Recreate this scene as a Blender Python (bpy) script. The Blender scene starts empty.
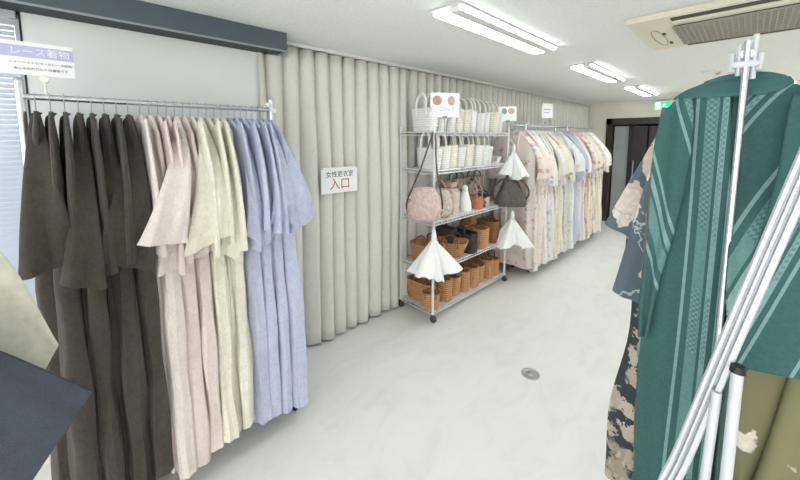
import bpy, bmesh, math, random
from mathutils import Vector, Matrix
PI = math.pi
sc = bpy.context.scene
col = sc.collection
rnd = random.Random(7)
sin, cos = math.sin, math.cos

# ------------------------------------------------------------------ materials
def s2l(c):
    return tuple(((v/255)/12.92 if v/255 <= .04045 else ((v/255+.055)/1.055)**2.4) for v in c)

def base_mat(name, rough=.6, metal=0.0, spec=.5):
    m = bpy.data.materials.new(name); m.use_nodes = True
    b = m.node_tree.nodes['Principled BSDF']
    b.inputs['Roughness'].default_value = rough
    b.inputs['Metallic'].default_value = metal
    b.inputs['Specular IOR Level'].default_value = spec
    return m, m.node_tree.nodes, m.node_tree.links, b

def N(nodes, t, **kw):
    n = nodes.new(t)
    for k, v in kw.items():
        if k.startswith('i_'): n.inputs[k[2:].replace('_', ' ')].default_value = v
        else: setattr(n, k, v)
    return n

def ramp(nodes, stops, interp='LINEAR'):
    r = nodes.new('ShaderNodeValToRGB'); cr = r.color_ramp; cr.interpolation = interp
    while len(cr.elements) < len(stops): cr.elements.new(.5)
    for e, (p, c) in zip(cr.elements, stops):
        e.position = p; e.color = (*c, 1) if len(c) == 3 else c
    return r

def mat(name, rgb, rough=.6, metal=0, var=.06, scale=8., bump=.0, bscale=60., spec=.5):
    """a plain colour with a little procedural mottling and bump"""
    m, n, l, b = base_mat(name, rough, metal, spec)
    c = s2l(rgb)
    tc = N(n, 'ShaderNodeTexCoord')
    no = N(n, 'ShaderNodeTexNoise', i_Scale=scale, i_Detail=4.)
    l.new(tc.outputs['Object'], no.inputs['Vector'])
    r = ramp(n, [(.3, tuple(v*(1-var) for v in c)), (.7, tuple(min(1, v*(1+var)) for v in c))])
    l.new(no.outputs['Fac'], r.inputs['Fac']); l.new(r.outputs['Color'], b.inputs['Base Color'])
    if bump:
        n2 = N(n, 'ShaderNodeTexNoise', i_Scale=bscale, i_Detail=3.)
        l.new(tc.outputs['Object'], n2.inputs['Vector'])
        bp = N(n, 'ShaderNodeBump', i_Strength=bump, i_Distance=.01)
        l.new(n2.outputs['Fac'], bp.inputs['Height']); l.new(bp.outputs['Normal'], b.inputs['Normal'])
    return m

def lace(name, rgb, depth=.12, scale=45., rough=.9, bump=.35):
    """a lace-like cloth: cells of slightly raised thread"""
    m, n, l, b = base_mat(name, rough, 0, .2)
    c = s2l(rgb)
    tc = N(n, 'ShaderNodeTexCoord')
    v = N(n, 'ShaderNodeTexVoronoi', feature='SMOOTH_F1', i_Scale=scale*1.7)
    no = N(n, 'ShaderNodeTexNoise', i_Scale=24., i_Detail=8., i_Roughness=.7)
    l.new(tc.outputs['Object'], v.inputs['Vector']); l.new(tc.outputs['Object'], no.inputs['Vector'])
    ad = N(n, 'ShaderNodeMath', operation='MULTIPLY_ADD'); ad.inputs[1].default_value = .45
    l.new(v.outputs['Distance'], ad.inputs[0]); l.new(no.outputs['Fac'], ad.inputs[2])
    r = ramp(n, [(.4, tuple(x*(1-depth) for x in c)), (.8, tuple(min(1, x*(1+depth*.5)) for x in c))])
    l.new(ad.outputs[0], r.inputs['Fac']); l.new(r.outputs['Color'], b.inputs['Base Color'])
    bp = N(n, 'ShaderNodeBump', i_Strength=bump, i_Distance=.006)
    l.new(ad.outputs[0], bp.inputs['Height']); l.new(bp.outputs['Normal'], b.inputs['Normal'])
    b.inputs['Sheen Weight'].default_value = .15
    return m

def floral(name, rgb, spots, size=9., amount=.35, rough=.85, seed=0, stretch=1., branch=None, cut=.35, clusters=()):
    """cloth printed with scattered blossoms; spots = list of colours"""
    m, n, l, b = base_mat(name, rough, 0, .2)
    c = s2l(rgb)
    tc = N(n, 'ShaderNodeTexCoord'); mp = N(n, 'ShaderNodeMapping')
    mp.inputs['Location'].default_value = (seed*3.1, seed*1.7, seed*2.3)
    mp.inputs['Scale'].default_value = (1, 1, stretch)
    l.new(tc.outputs['Object'], mp.inputs['Vector'])
    wob = N(n, 'ShaderNodeTexNoise', i_Scale=size*3.2, i_Detail=3.)
    l.new(mp.outputs[0], wob.inputs['Vector'])
    mx = N(n, 'ShaderNodeMix', data_type='VECTOR'); mx.inputs[0].default_value = .07
    l.new(mp.outputs[0], mx.inputs[4]); l.new(wob.outputs['Color'], mx.inputs[5])
    v = N(n, 'ShaderNodeTexVoronoi', i_Scale=size); l.new(mx.outputs[1], v.inputs['Vector'])
    mask = ramp(n, [(amount*.8, (1, 1, 1)), (amount, (0, 0, 0))])
    l.new(v.outputs['Distance'], mask.inputs['Fac'])
    fac = mask.outputs['Color']
    for cx_, cz_, rx_, rz_ in clusters:      # printed bouquets at fixed places on the cloth
        mc = N(n, 'ShaderNodeMapping', vector_type='TEXTURE'); mc.inputs['Location'].default_value = (cx_, 0, cz_); mc.inputs['Scale'].default_value = (rx_, 9, rz_)
        l.new(tc.outputs['Object'], mc.inputs['Vector'])
        ln_ = N(n, 'ShaderNodeVectorMath', operation='LENGTH'); l.new(mc.outputs[0], ln_.inputs[0])
        pn = N(n, 'ShaderNodeTexNoise', i_Scale=32., i_Detail=2.); l.new(tc.outputs['Object'], pn.inputs['Vector'])
        sm = N(n, 'ShaderNodeMath', operation='ADD'); l.new(ln_.outputs['Value'], sm.inputs[0]); l.new(pn.outputs['Fac'], sm.inputs[1])
        st_ = N(n, 'ShaderNodeMath', operation='LESS_THAN'); st_.inputs[1].default_value = 1.35; l.new(sm.outputs[0], st_.inputs[0])
        mxx = N(n, 'ShaderNodeMath', operation='MAXIMUM'); l.new(fac, mxx.inputs[0]); l.new(st_.outputs[0], mxx.inputs[1]); fac = mxx.outputs[0]
    sep = N(n, 'ShaderNodeSeparateColor'); l.new(v.outputs['Color'], sep.inputs[0])
    st = [(i/len(spots), s2l(s)) for i, s in enumerate(spots)]
    cr = ramp(n, st, 'CONSTANT'); l.new(sep.outputs[0], cr.inputs['Fac'])
    gate = N(n, 'ShaderNodeMath', operation='GREATER_THAN'); gate.inputs[1].default_value = cut
    l.new(sep.outputs[1], gate.inputs[0])
    ml = N(n, 'ShaderNodeMath', operation='MULTIPLY')
    l.new(fac, ml.inputs[0]); l.new(gate.outputs[0], ml.inputs[1])
    if clusters: l.new(fac, ml.inputs[0]); l.remove(ml.inputs[1].links[0]); ml.inputs[1].default_value = 1.
    mix = N(n, 'ShaderNodeMix', data_type='RGBA'); mix.inputs[6].default_value = (*c, 1)
    l.new(ml.outputs[0], mix.inputs[0]); l.new(cr.outputs['Color'], mix.inputs[7])
    out = mix.outputs[2]
    pet = N(n, 'ShaderNodeTexVoronoi', i_Scale=size*5.5); l.new(mx.outputs[1], pet.inputs['Vector'])
    pr = ramp(n, [(.2, (1, 1, 1)), (.75, (.86, .84, .82))]); l.new(pet.outputs['Distance'], pr.inputs['Fac'])
    m3 = N(n, 'ShaderNodeMix', data_type='RGBA', blend_type='MULTIPLY'); l.new(ml.outputs[0], m3.inputs[0]); l.new(out, m3.inputs[6]); l.new(pr.outputs['Color'], m3.inputs[7]); out = m3.outputs[2]
    if branch:
        vb = N(n, 'ShaderNodeTexVoronoi', feature='DISTANCE_TO_EDGE', i_Scale=5.); l.new(mx.outputs[1], vb.inputs['Vector'])
        br = ramp(n, [(.012, (1, 1, 1)), (.02, (0, 0, 0))]); l.new(vb.outputs['Distance'], br.inputs['Fac'])
        m4 = N(n, 'ShaderNodeMix', data_type='RGBA'); l.new(br.outputs['Color'], m4.inputs[0]); l.new(out, m4.inputs[6]); m4.inputs[7].default_value = (*s2l(branch), 1); out = m4.outputs[2]
    l.new(out, b.inputs['Base Color'])
    n2 = N(n, 'ShaderNodeTexNoise', i_Scale=90.); l.new(tc.outputs['Object'], n2.inputs['Vector'])
    bp = N(n, 'ShaderNodeBump', i_Strength=.2, i_Distance=.004)
    l.new(n2.outputs['Fac'], bp.inputs['Height']); l.new(bp.outputs['Normal'], b.inputs['Normal'])
    return m

def striped(name, dark, light, mid, period=.19):
    """woven stripes that run along v, with chains of little diamonds; u is metres across the cloth"""
    m, n, l, b = base_mat(name, .85, 0, .2)
    D, L, M = s2l(dark), s2l(light), s2l(mid)
    uv = N(n, 'ShaderNodeUVMap'); uv.uv_map = 'UVMap'
    sx = N(n, 'ShaderNodeSeparateXYZ'); l.new(uv.outputs[0], sx.inputs[0])
    dv = N(n, 'ShaderNodeMath', operation='DIVIDE'); dv.inputs[1].default_value = period
    l.new(sx.outputs[0], dv.inputs[0])
    fr = N(n, 'ShaderNodeMath', operation='FRACT'); l.new(dv.outputs[0], fr.inputs[0])
    lay = [(0, D), (.24, L), (.285, D), (.37, M), (.52, D), (.56, L), (.63, D), (.70, L), (.745, D)]
    r = ramp(n, lay, 'CONSTANT'); l.new(fr.outputs[0], r.inputs['Fac'])
    ck = N(n, 'ShaderNodeTexChecker', i_Scale=130.); ck.inputs['Color1'].default_value = (*L, 1); ck.inputs['Color2'].default_value = (*D, 1)
    l.new(uv.outputs[0], ck.inputs['Vector'])
    ln = N(n, 'ShaderNodeTexNoise', i_Scale=3.); l.new(uv.outputs[0], ln.inputs['Vector'])
    run = ramp(n, [(.50, (0, 0, 0)), (.52, (1, 1, 1))]); l.new(ln.outputs['Fac'], run.inputs['Fac'])
    zone = ramp(n, [(0, (0, 0, 0)), (.38, (1, 1, 1)), (.51, (0, 0, 0)), (.57, (1, 1, 1)), (.62, (0, 0, 0))], 'CONSTANT')
    l.new(fr.outputs[0], zone.inputs['Fac'])
    ml = N(n, 'ShaderNodeMath', operation='MULTIPLY'); l.new(zone.outputs['Color'], ml.inputs[0]); l.new(run.outputs['Color'], ml.inputs[1])
    m2 = N(n, 'ShaderNodeMath', operation='MULTIPLY'); l.new(ml.outputs[0], m2.inputs[0]); m2.inputs[1].default_value = .45
    mix = N(n, 'ShaderNodeMix', data_type='RGBA'); l.new(m2.outputs[0], mix.inputs[0])
    l.new(r.outputs['Color'], mix.inputs[6]); l.new(ck.outputs['Color'], mix.inputs[7])
    tc = N(n, 'ShaderNodeTexCoord'); n2 = N(n, 'ShaderNodeTexNoise', i_Scale=120.); l.new(tc.outputs['Object'], n2.inputs['Vector'])
    hsv = N(n, 'ShaderNodeMix', data_type='RGBA', blend_type='MULTIPLY'); hsv.inputs[0].default_value = .35
    l.new(mix.outputs[2], hsv.inputs[6]); l.new(n2.outputs['Fac'], hsv.inputs[7])
    l.new(hsv.outputs[2], b.inputs['Base Color'])
    bp = N(n, 'ShaderNodeBump', i_Strength=.15, i_Distance=.003)
    l.new(n2.outputs['Fac'], bp.inputs['Height']); l.new(bp.outputs['Normal'], b.inputs['Normal'])
    return m

def woven(name, rgb, dark=.55, sx=70., sz=95., rough=.75):
    """basket weave from two crossed waves"""
    m, n, l, b = base_mat(name, rough, 0, .3)
    c = s2l(rgb)
    tc = N(n, 'ShaderNodeTexCoord'); 
    br = N(n, 'ShaderNodeTexNoise', i_Scale=30.); l.new(tc.outputs['Object'], br.inputs['Vector'])
    w1 = N(n, 'ShaderNodeTexWave', bands_direction='Z', i_Scale=sz/6.3, i_Distortion=.6)
    w2 = N(n, 'ShaderNodeTexWave', bands_direction='X', i_Scale=sx/6.3, i_Distortion=.6)
    l.new(tc.outputs['Object'], w1.inputs['Vector']); l.new(tc.outputs['Object'], w2.inputs['Vector'])
    hf = N(n, 'ShaderNodeMath', operation='MULTIPLY_ADD'); hf.inputs[1].default_value = .55; hf.inputs[2].default_value = .45; l.new(w2.outputs['Fac'], hf.inputs[0])
    ml = N(n, 'ShaderNodeMath', operation='MULTIPLY'); l.new(w1.outputs['Fac'], ml.inputs[0]); l.new(hf.outputs[0], ml.inputs[1])
    ad = N(n, 'ShaderNodeMath', operation='MULTIPLY_ADD'); ad.inputs[1].default_value = .5
    l.new(br.outputs['Fac'], ad.inputs[0]); l.new(ml.outputs[0], ad.inputs[2])
    r = ramp(n, [(.2, tuple(v*dark for v in c)), (.75, c)])
    l.new(ad.outputs[0], r.inputs['Fac']); l.new(r.outputs['Color'], b.inputs['Base Color'])
    bp = N(n, 'ShaderNodeBump', i_Strength=.6, i_Distance=.006)
    l.new(ml.outputs[0], bp.inputs['Height']); l.new(bp.outputs['Normal'], b.inputs['Normal'])
    return m

def emit(name, rgb, strength):
    m = bpy.data.materials.new(name); m.use_nodes = True
    n = m.node_tree.nodes; n.clear()
    e = n.new('ShaderNodeEmission'); e.inputs[0].default_value = (*s2l(rgb), 1); e.inputs[1].default_value = strength
    o = n.new('ShaderNodeOutputMaterial'); m.node_tree.links.new(e.outputs[0], o.inputs[0])
    return m

M = {}
M['ceiling'] = mat('ceiling_board', (236, 238, 234), .9, 0, .05, 55, .25, 120)
M['wall'] = mat('wall_paint', (240, 234, 220), .85, 0, .03, 6, .1, 90)
M['curtain'] = mat('curtain_cloth', (222, 220, 212), .95, 0, .03, 30, .12, 150)
M['chrome'] = mat('chrome', (214, 216, 222), .22, .85, .02, 10)
M['white_metal'] = mat('white_enamel', (200, 202, 206), .35, .1, .02, 10)
M['shelf_white'] = mat('shelf_enamel', (228, 229, 231), .3, .1, .02, 10)
M['wire'] = mat('hanger_wire', (190, 194, 204), .3, .7, .02, 10)
M['slate'] = mat('slate_paint', (80, 90, 99), .5, 0, .05, 12)
M['slate_dark'] = mat('slate_dark', (36, 40, 45), .6, 0, .05, 12)
M['trim_grey'] = mat('trim_grey', (150, 156, 160), .4, .2, .03, 12)
M['screen'] = mat('screen_cloth', (233, 236, 234), .8, 0, .015, 5)
M['blind'] = mat('blind_slat', (226, 232, 236), .5, 0, .02, 5)
_n = M['blind'].node_tree.nodes; _b = _n['Principled BSDF']; _t = _n.new('ShaderNodeBsdfTranslucent'); _t.inputs[0].default_value = (.8, .84, .88, 1)
_x = _n.new('ShaderNodeMixShader'); _x.inputs[0].default_value = .35
_l = M['blind'].node_tree.links; _l.new(_b.outputs[0], _x.inputs[1]); _l.new(_t.outputs[0], _x.inputs[2]); _l.new(_x.outputs[0], _n['Material Output'].inputs[0])
M['daylight'] = emit('daylight_pane', (232, 239, 250), .8)
M['black'] = mat('black_rubber', (24, 24, 26), .5, 0, .1, 20)
M['rubber_grey'] = mat('grey_rubber', (66, 68, 72), .5, 0, .1, 20)
M['card'] = mat('white_card', (244, 244, 244), .6, 0, .01, 5)
M['lilac'] = mat('lilac_print', (188, 188, 226), .6, 0, .03, 5)
M['ink'] = mat('dark_ink', (70, 72, 84), .7, 0, .02, 5)
M['grey_ink'] = mat('grey_ink', (128, 132, 140), .7, 0, .02, 5)
M['red_ink'] = mat('red_ink', (176, 74, 60), .7, 0, .02, 5)
M['blue_ink'] = mat('blue_ink', (92, 112, 190), .7, 0, .02, 5)
M['photo_tan'] = mat('photo_tan', (190, 150, 130), .6, 0, .25, 40)
M['photo_pink'] = mat('photo_pink', (206, 170, 165), .6, 0, .2, 40)
M['ac'] = mat('aged_plastic', (232, 225, 205), .5, 0, .02, 5)
M['ac_dark'] = mat('vent_dark', (66, 64, 60), .7, 0, .05, 20)
M['ac_grid'] = mat('vent_grid', (168, 162, 148), .6, 0, .05, 20)
M['lamp'] = emit('lamp_tube', (243, 249, 255), 9.0)
M['lamp_body'] = mat('lamp_white', (228, 228, 224), .4, 0, .02, 5)
M['lamp_tray'] = mat('lamp_tray', (215, 215, 210), .5, 0, .02, 5)
M['exit_green'] = emit('exit_green', (40, 200, 120), 1.0)
M['exit_white'] = emit('exit_white', (235, 255, 245), 1.1)
M['door_dark'] = mat('door_dark', (58, 48, 44), .5, 0, .15, 8)
M['door_grey'] = mat('door_grey', (168, 172, 172), .4, 0, .05, 4)
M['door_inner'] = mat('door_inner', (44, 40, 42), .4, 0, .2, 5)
M['brass'] = mat('drain_metal', (176, 176, 170), .4, .6, .1, 30)

# floor: pale vinyl with soft marbling
m, n, l, b = base_mat('pale_vinyl', .38, 0, .4)
tc = N(n, 'ShaderNodeTexCoord'); mp = N(n, 'ShaderNodeMapping'); mp.inputs['Scale'].default_value = (1, .5, 1)
l.new(tc.outputs['Object'], mp.inputs['Vector'])
a1 = N(n, 'ShaderNodeTexNoise', i_Scale=5., i_Detail=8., i_Roughness=.65, i_Distortion=1.2)
l.new(mp.outputs[0], a1.inputs['Vector'])
r = ramp(n, [(.3, s2l((229, 228, 222))), (.5, s2l((236, 236, 230))), (.75, s2l((240, 240, 235)))])
l.new(a1.outputs['Fac'], r.inputs['Fac']); l.new(r.outputs['Color'], b.inputs['Base Color'])
M['floor'] = m

M['brown'] = lace('brown_lace', (78, 71, 65), .22, 60)
M['pink'] = lace('pink_lace', (229, 213, 209), .10, 55)
M['pink_white'] = lace('whitish_pink_lace', (232, 221, 217), .10, 55)
M['cream'] = lace('cream_lace', (235, 230, 214), .10, 50)
M['lavender'] = lace('lavender_lace', (192, 196, 220), .12, 50)
M['charcoal'] = mat('charcoal_cloth', (62, 68, 78), .85, 0, .08, 40, .2, 200)
M['ivory'] = lace('ivory_lace', (226, 222, 206), .14, 26)
M['teal'] = striped('teal_stripe', (66, 104, 102), (134, 168, 165), (106, 145, 142), .17)
M['teal_plain'] = mat('teal_plain', (60, 102, 100), .85, 0, .1, 30, .15, 160)
M['bluegrey'] = floral('blue_grey_blossom', (98, 112, 119), [(230, 218, 204), (220, 206, 192), (232, 226, 216)], 9., .08, seed=4, branch=(176, 184, 186), clusters=[(-.285, -.385, .06, .10), (-.20, -.22, .05, .085), (-.17, -.62, .05, .07)])
M['nightfloral'] = floral('dark_blossom', (64, 72, 76), [(196, 182, 164), (178, 166, 146), (206, 196, 180)], 13., .62, seed=5)
M['olive'] = floral('olive_blossom', (128, 124, 92), [(228, 214, 198), (224, 204, 182), (230, 222, 208)], 9., .30, seed=3, cut=.3)
M['taupe'] = mat('taupe_cloth', (120, 112, 100), .9, 0, .15, 14, .2, 120)
M['deepteal'] = mat('deep_teal_cloth', (56, 96, 100), .9, 0, .2, 30, .2, 120)
M['white_basket'] = woven('white_weave', (244, 243, 238), .86)
M['cream_basket'] = woven('cream_weave', (242, 236, 220), .84)
M['brown_basket'] = woven('brown_weave', (206, 154, 108), .6)
M['dark_basket'] = woven('dark_brown_weave', (160, 112, 76), .5)
M['handle_white'] = mat('white_handle', (242, 240, 232), .5, 0, .03, 20)
M['handle_brown'] = mat('brown_handle', (120, 78, 52), .5, 0, .15, 20)
M['fur_pink'] = mat('pink_fur', (212, 188, 178), .95, 0, .2, 34, .9, 80)
M['fur_beige'] = mat('beige_fur', (220, 206, 190), .95, 0, .16, 34, .9, 80)
M['strap_dark'] = mat('dark_strap', (88, 78, 74), .6, 0, .1, 30)
M['strap_tan'] = mat('tan_strap', (176, 158, 142), .7, 0, .1, 30)
M['pouch_white'] = mat('white_gauze', (246, 246, 242), .9, 0, .02, 30, .2, 60)
M['bag_grey'] = mat('dark_grey_leather', (92, 88, 82), .6, 0, .25, 22, .3, 50)
M['bag_black'] = mat('black_cloth', (52, 50, 52), .8, 0, .3, 22, .3, 50)
M['bag_cocoa'] = mat('cocoa_leather', (186, 120, 78), .5, 0, .12, 22)
M['bag_tapestry'] = floral('tapestry_cloth', (200, 188, 170), [(120, 106, 92), (150, 120, 104), (96, 88, 78)], 18., .4, seed=8)
M['hook_black'] = mat('black_hook', (40, 40, 44), .4, 0, .05, 20)

# ------------------------------------------------------------------ object helpers
def link_mesh(name, verts, faces, material, parent=None, smooth=True, uvs=None):
    me = bpy.data.meshes.new(name); me.from_pydata([tuple(v) for v in verts], [], faces); me.update()
    if uvs is not None:
        ul = me.uv_layers.new(name='UVMap')
        for lp in me.loops: ul.data[lp.index].uv = uvs[lp.vertex_index]
    if smooth:
        for p in me.polygons: p.use_smooth = True
    if material: me.materials.append(material)
    o = bpy.data.objects.new(name, me); col.objects.link(o)
    if parent: o.parent = parent
    return o

class MB:
    """collects boxes, tubes and lofts of ONE part"""
    def __init__(s): s.v = []; s.f = []
    def add(s, v, f):
        k = len(s.v); s.v += [tuple(x) for x in v]; s.f += [[i+k for i in q] for q in f]
    def box(s, x0, x1, y0, y1, z0, z1, bev=0):
        if bev:
            bm = bmesh.new(); bmesh.ops.create_cube(bm, size=1)
            for w in bm.verts: w.co = Vector(((x0+x1)/2+w.co.x*(x1-x0), (y0+y1)/2+w.co.y*(y1-y0), (z0+z1)/2+w.co.z*(z1-z0)))
            bmesh.ops.bevel(bm, geom=bm.edges[:], offset=bev, segments=2, affect='EDGES')
            bm.verts.index_update()
            s.add([w.co[:] for w in bm.verts], [[w.index for w in f.verts] for f in bm.faces]); bm.free(); return s
        v = [(x, y, z) for z in (z0, z1) for y in (y0, y1) for x in (x0, x1)]
        s.add(v, [(0, 2, 3, 1), (4, 5, 7, 6), (0, 1, 5, 4), (2, 6, 7, 3), (0, 4, 6, 2), (1, 3, 7, 5)]); return s
    def loft(s, rings, cap0=True, cap1=True):
        n = len(rings[0]); v = [p for r in rings for p in r]; f = []
        for i in range(len(rings)-1):
            for j in range(n):
                a, b2 = i*n+j, i*n+(j+1) % n
                f.append((a, b2, b2+n, a+n))
        if cap0: f.append(tuple(range(n))[::-1])
        if cap1: f.append(tuple(range((len(rings)-1)*n, len(rings)*n)))
        s.add(v, f); return s
    def tube(s, pts, r, seg=8, ry=None, closed=False):
        pts = [Vector(p) for p in pts]; rings = []
        rr = r if isinstance(r, (list, tuple)) else [r]*len(pts)
        up = None
        for i, p in enumerate(pts):
            t = (pts[min(i+1, len(pts)-1)]-pts[max(i-1, 0)]).normalized()
            if up is None:
                up = Vector((0, 0, 1)) if abs(t.z) < .9 else Vector((1, 0, 0))
            x = t.cross(up)
            if x.length < 1e-4: x = t.cross(Vector((0, 1, 0)))
            x.normalize(); y = x.cross(t).normalized(); up = y
            k = rr[i]
            rings.append([p+x*cos(2*PI*j/seg)*k+y*sin(2*PI*j/seg)*(ry or k) for j in range(seg)])
        return s.loft(rings)
    def build(s, name, material, parent=None, smooth=True):
        o = link_mesh(name, s.v, s.f, material, parent, smooth)
        if smooth:
            try: o.data.set_sharp_from_angle(angle=math.radians(40))
            except Exception: pass
        return o

def thing(name, label, cat, loc=(0, 0, 0), rz=0, group=None):
    o = bpy.data.objects.new(name, None); o.empty_display_size = .05; col.objects.link(o)
    o.location = loc; o.rotation_euler = (0, 0, rz); return tag(o, label, cat, group)
def tag(o, label=None, cat=None, group=None, kind=None):
    if label: o['label'] = label
    if cat: o['category'] = cat
    if group: o['group'] = group
    if kind: o['kind'] = kind
    return o
def structure(o): o['kind'] = 'structure'; return o
def copy_tree(root, loc, rz=0, label=None, group=None, material=None):
    r = root.copy(); col.objects.link(r); r.location = loc; r.rotation_euler = (0, 0, rz)
    if label: r['label'] = label
    if group: r['group'] = group
    for ch in list(root.children):
        c = ch.copy(); col.objects.link(c); c.parent = r
        for g in list(ch.children):
            d = g.copy(); col.objects.link(d); d.parent = c
    return r
def bezier(pts, n=8):
    """Catmull-Rom through the points"""
    P = [Vector(p) for p in pts]; out = []
    for i in range(len(P)-1):
        p0, p1, p2, p3 = P[max(i-1, 0)], P[i], P[i+1], P[min(i+2, len(P)-1)]
        for k in range(n):
            t = k/n
            out.append(.5*((2*p1)+(p2-p0)*t+(2*p0-5*p1+4*p2-p3)*t*t+(3*p1-p0-3*p2+p3)*t**3))
    out.append(P[-1]); return out
def lerp_list(a, t):
    x = t*(len(a)-1); i = min(int(x), len(a)-2); f = x-i
    return a[i]*(1-f)+a[i+1]*f
def text(body, size, loc, rot, material, parent, name='lettering', sx=1., thick=.0006):
    cu = bpy.data.curves.new(name, 'FONT'); cu.body = body; cu.size = size
    cu.align_x = 'CENTER'; cu.align_y = 'CENTER'; cu.extrude = thick
    cu.materials.append(material)
    o = bpy.data.objects.new(name, cu); col.objects.link(o); o.location = loc; o.rotation_euler = rot; o.scale = (sx, 1, 1)
    bpy.context.view_layer.update()
    me = bpy.data.meshes.new_from_object(o.evaluated_get(bpy.context.evaluated_depsgraph_get()))
    if not me.materials: me.materials.append(material)
    q = bpy.data.objects.new(name, me); q.matrix_basis = o.matrix_basis.copy()
    bpy.data.objects.remove(o); q.name = name; col.objects.link(q); q.parent = parent; return q
ORD = 'first second third fourth fifth sixth seventh eighth ninth tenth eleventh twelfth thirteenth fourteenth fifteenth sixteenth seventeenth eighteenth nineteenth twentieth'.split()

# ------------------------------------------------------------------ the room
XW, YF, ZC = -2.44, 7.72, 2.38
fl = MB().box(-2.6, 2.7, -3.0, 8.9, -.08, 0).build('floor', M['floor'], smooth=False); structure(fl)
ce = MB().box(-2.6, 2.7, -3.0, 8.9, ZC, ZC+.1).build('ceiling', M['ceiling'], smooth=False); structure(ce)
structure(MB().box(XW-.12, XW, -3.0, 7.72, 0, ZC).build('wall_left', M['wall'], smooth=False))
structure(MB().box(2.5, 2.62, -3.0, 7.72, 0, ZC).build('wall_right', M['wall'], smooth=False))
DX0, DX1, DZ = -1.98, -.86, 2.0
structure(MB().box(XW-.12, DX0, YF, YF+.12, 0, ZC).box(DX1, 2.62, YF, YF+.12, 0, ZC).box(DX0, DX1, YF, YF+.12, DZ, ZC).build('wall_far', M['wall'], smooth=False))
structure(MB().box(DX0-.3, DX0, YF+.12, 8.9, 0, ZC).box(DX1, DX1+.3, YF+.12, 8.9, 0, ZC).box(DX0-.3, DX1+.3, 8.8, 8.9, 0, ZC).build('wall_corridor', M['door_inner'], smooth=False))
# doorway: dark frame, a grey glazed leaf folded back, a dark leaf with a pull handle
d1 = MB().box(DX0-.05, DX0+.05, YF-.03, YF+.14, 0, DZ+.06, .006).box(DX1-.05, DX1+.05, YF-.03, YF+.14, 0, DZ+.06, .006).box(DX0-.05, DX1+.05, YF-.03, YF+.14, DZ-.06, DZ+.06, .006).build('door_1', M['door_dark'])
structure(d1)
MB().box(DX0+.07, DX0+.33, YF+.10, YF+.14, .02, DZ-.09, .004).build('glass_panel', M['door_grey'], d1)
MB().box(DX0+.34, DX0+.62, YF+.07, YF+.12, .02, DZ-.09, .004).box(DX0+.33, DX0+.37, YF+.03, YF+.15, .02, DZ-.08, .004).build('door_leaf', M['door_inner'], d1)
MB().tube([(DX0+.43, YF+.02, .75), (DX0+.43, YF+.02, 1.25)], .012).box(DX0+.42, DX0+.44, YF+.02, YF+.08, .8, .82).box(DX0+.42, DX0+.44, YF+.02, YF+.08, 1.18, 1.2).build('door_handle', M['trim_grey'], d1)
MB().box(DX0+.64, DX1-.06, YF+.09, YF+.13, .02, DZ-.09, .004).build('door_leaf', M['door_dark'], d1)
structure(MB().box(DX1+.06, 2.5, YF-.012, YF, 0, .07).build('baseboard_far', M['trim_grey'], smooth=False))

# exit sign above the doorway
t = thing('exit_sign', 'small lit green exit sign with white running figure above the dark doorway', 'exit sign', (-1.15, YF-.06, 2.18))
MB().box(-.13, .13, 0, .055, 0, .16, .006).build('housing', M['lamp_body'], t)
MB().box(-.12, .12, -.004, 0, .008, .152).build('lit_panel', M['exit_green'], t)
pg = MB()
pg.box(-.10, -.03, -.0065, -.004, .02, .14)
def limb(a, b, w): pg.tube([(a[0], -.006, a[1]), (b[0], -.006, b[1])], w, 6, .002)
limb((.03, .115), (.02, .07), .011); limb((.02, .07), (-.01, .045), .008); limb((-.01, .045), (.0, .02), .007)
limb((.02, .07), (.05, .055), .008); limb((.05, .055), (.075, .035), .007); limb((.03, .105), (-.01, .085), .006); limb((.03, .105), (.06, .085), .006); limb((.034, .128), (.036, .138), .009)
pg.build('pictogram', M['exit_white'], t)

# floor hatch
t = tag(MB().loft([[(cos(k*PI/12)*q, sin(k*PI/12)*q, z) for k in range(24)] for q, z in ((.062, 0), (.062, .003), (.05, .004), (.048, .0025), (.02, .0025), (.018, .004), (.002, .004))]).build('floor_drain_cover', M['brass']), 'small round metal cover set in the pale floor of the aisle', 'drain cover')
t.location = (-.985, 2.27, .0005)

# ceiling lamps
def lamp_unit(loc, label):
    t = thing('ceiling_lamp', label, 'ceiling light', loc, 0, 'ceiling light troughs')
    MB().box(-.105, .106, -.63, .63, -.012, 0, .004).build('tray', M['lamp_tray'], t)
    MB().box(.024, .086, -.61, .61, -.037, -.010, .004).box(-.095, -.079, -.61, .61, -.030, -.010, .004).build('ridge', M['lamp_body'], t)
    h = [(-.075, -.012), (-.07, -.026), (-.055, -.032), (.008, -.032), (.017, -.026), (.022, -.012)]
    MB().loft([[(x, y, z) for x, z in h] for y in (-.60, .60)]).build('tube', M['lamp'], t)
    MB().loft([[(x, y, z) for x, z in [(.088, -.012), (.089, -.022), (.097, -.022), (.099, -.012)]] for y in (-.60, .60)]).build('tube', M['lamp'], t)
    return t
LX = -1.17
lamp_unit((LX, 2.08, ZC), 'long double ceiling light trough nearest above the white basket shelf')
lamp_unit((LX, 4.10, ZC), 'second ceiling light trough, between the nearest one and the one by the doorway')
lamp_unit((LX, 6.08, ZC), 'short-looking far ceiling light trough closest to the dark doorway')
for x, y in ((1.3, .06), (1.3, 2.3), (1.3, 4.4), (1.3, 6.4), (.95, 5.5), (.3, 7.0), (.95, 7.0), (LX, -1.9), (1.3, -1.9)):  # unseen troughs; those between the two rows are added to brighten the far wall
    lamp_unit((x, y, ZC), 'unseen ceiling light trough, those between the rows added to brighten the far wall')

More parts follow.
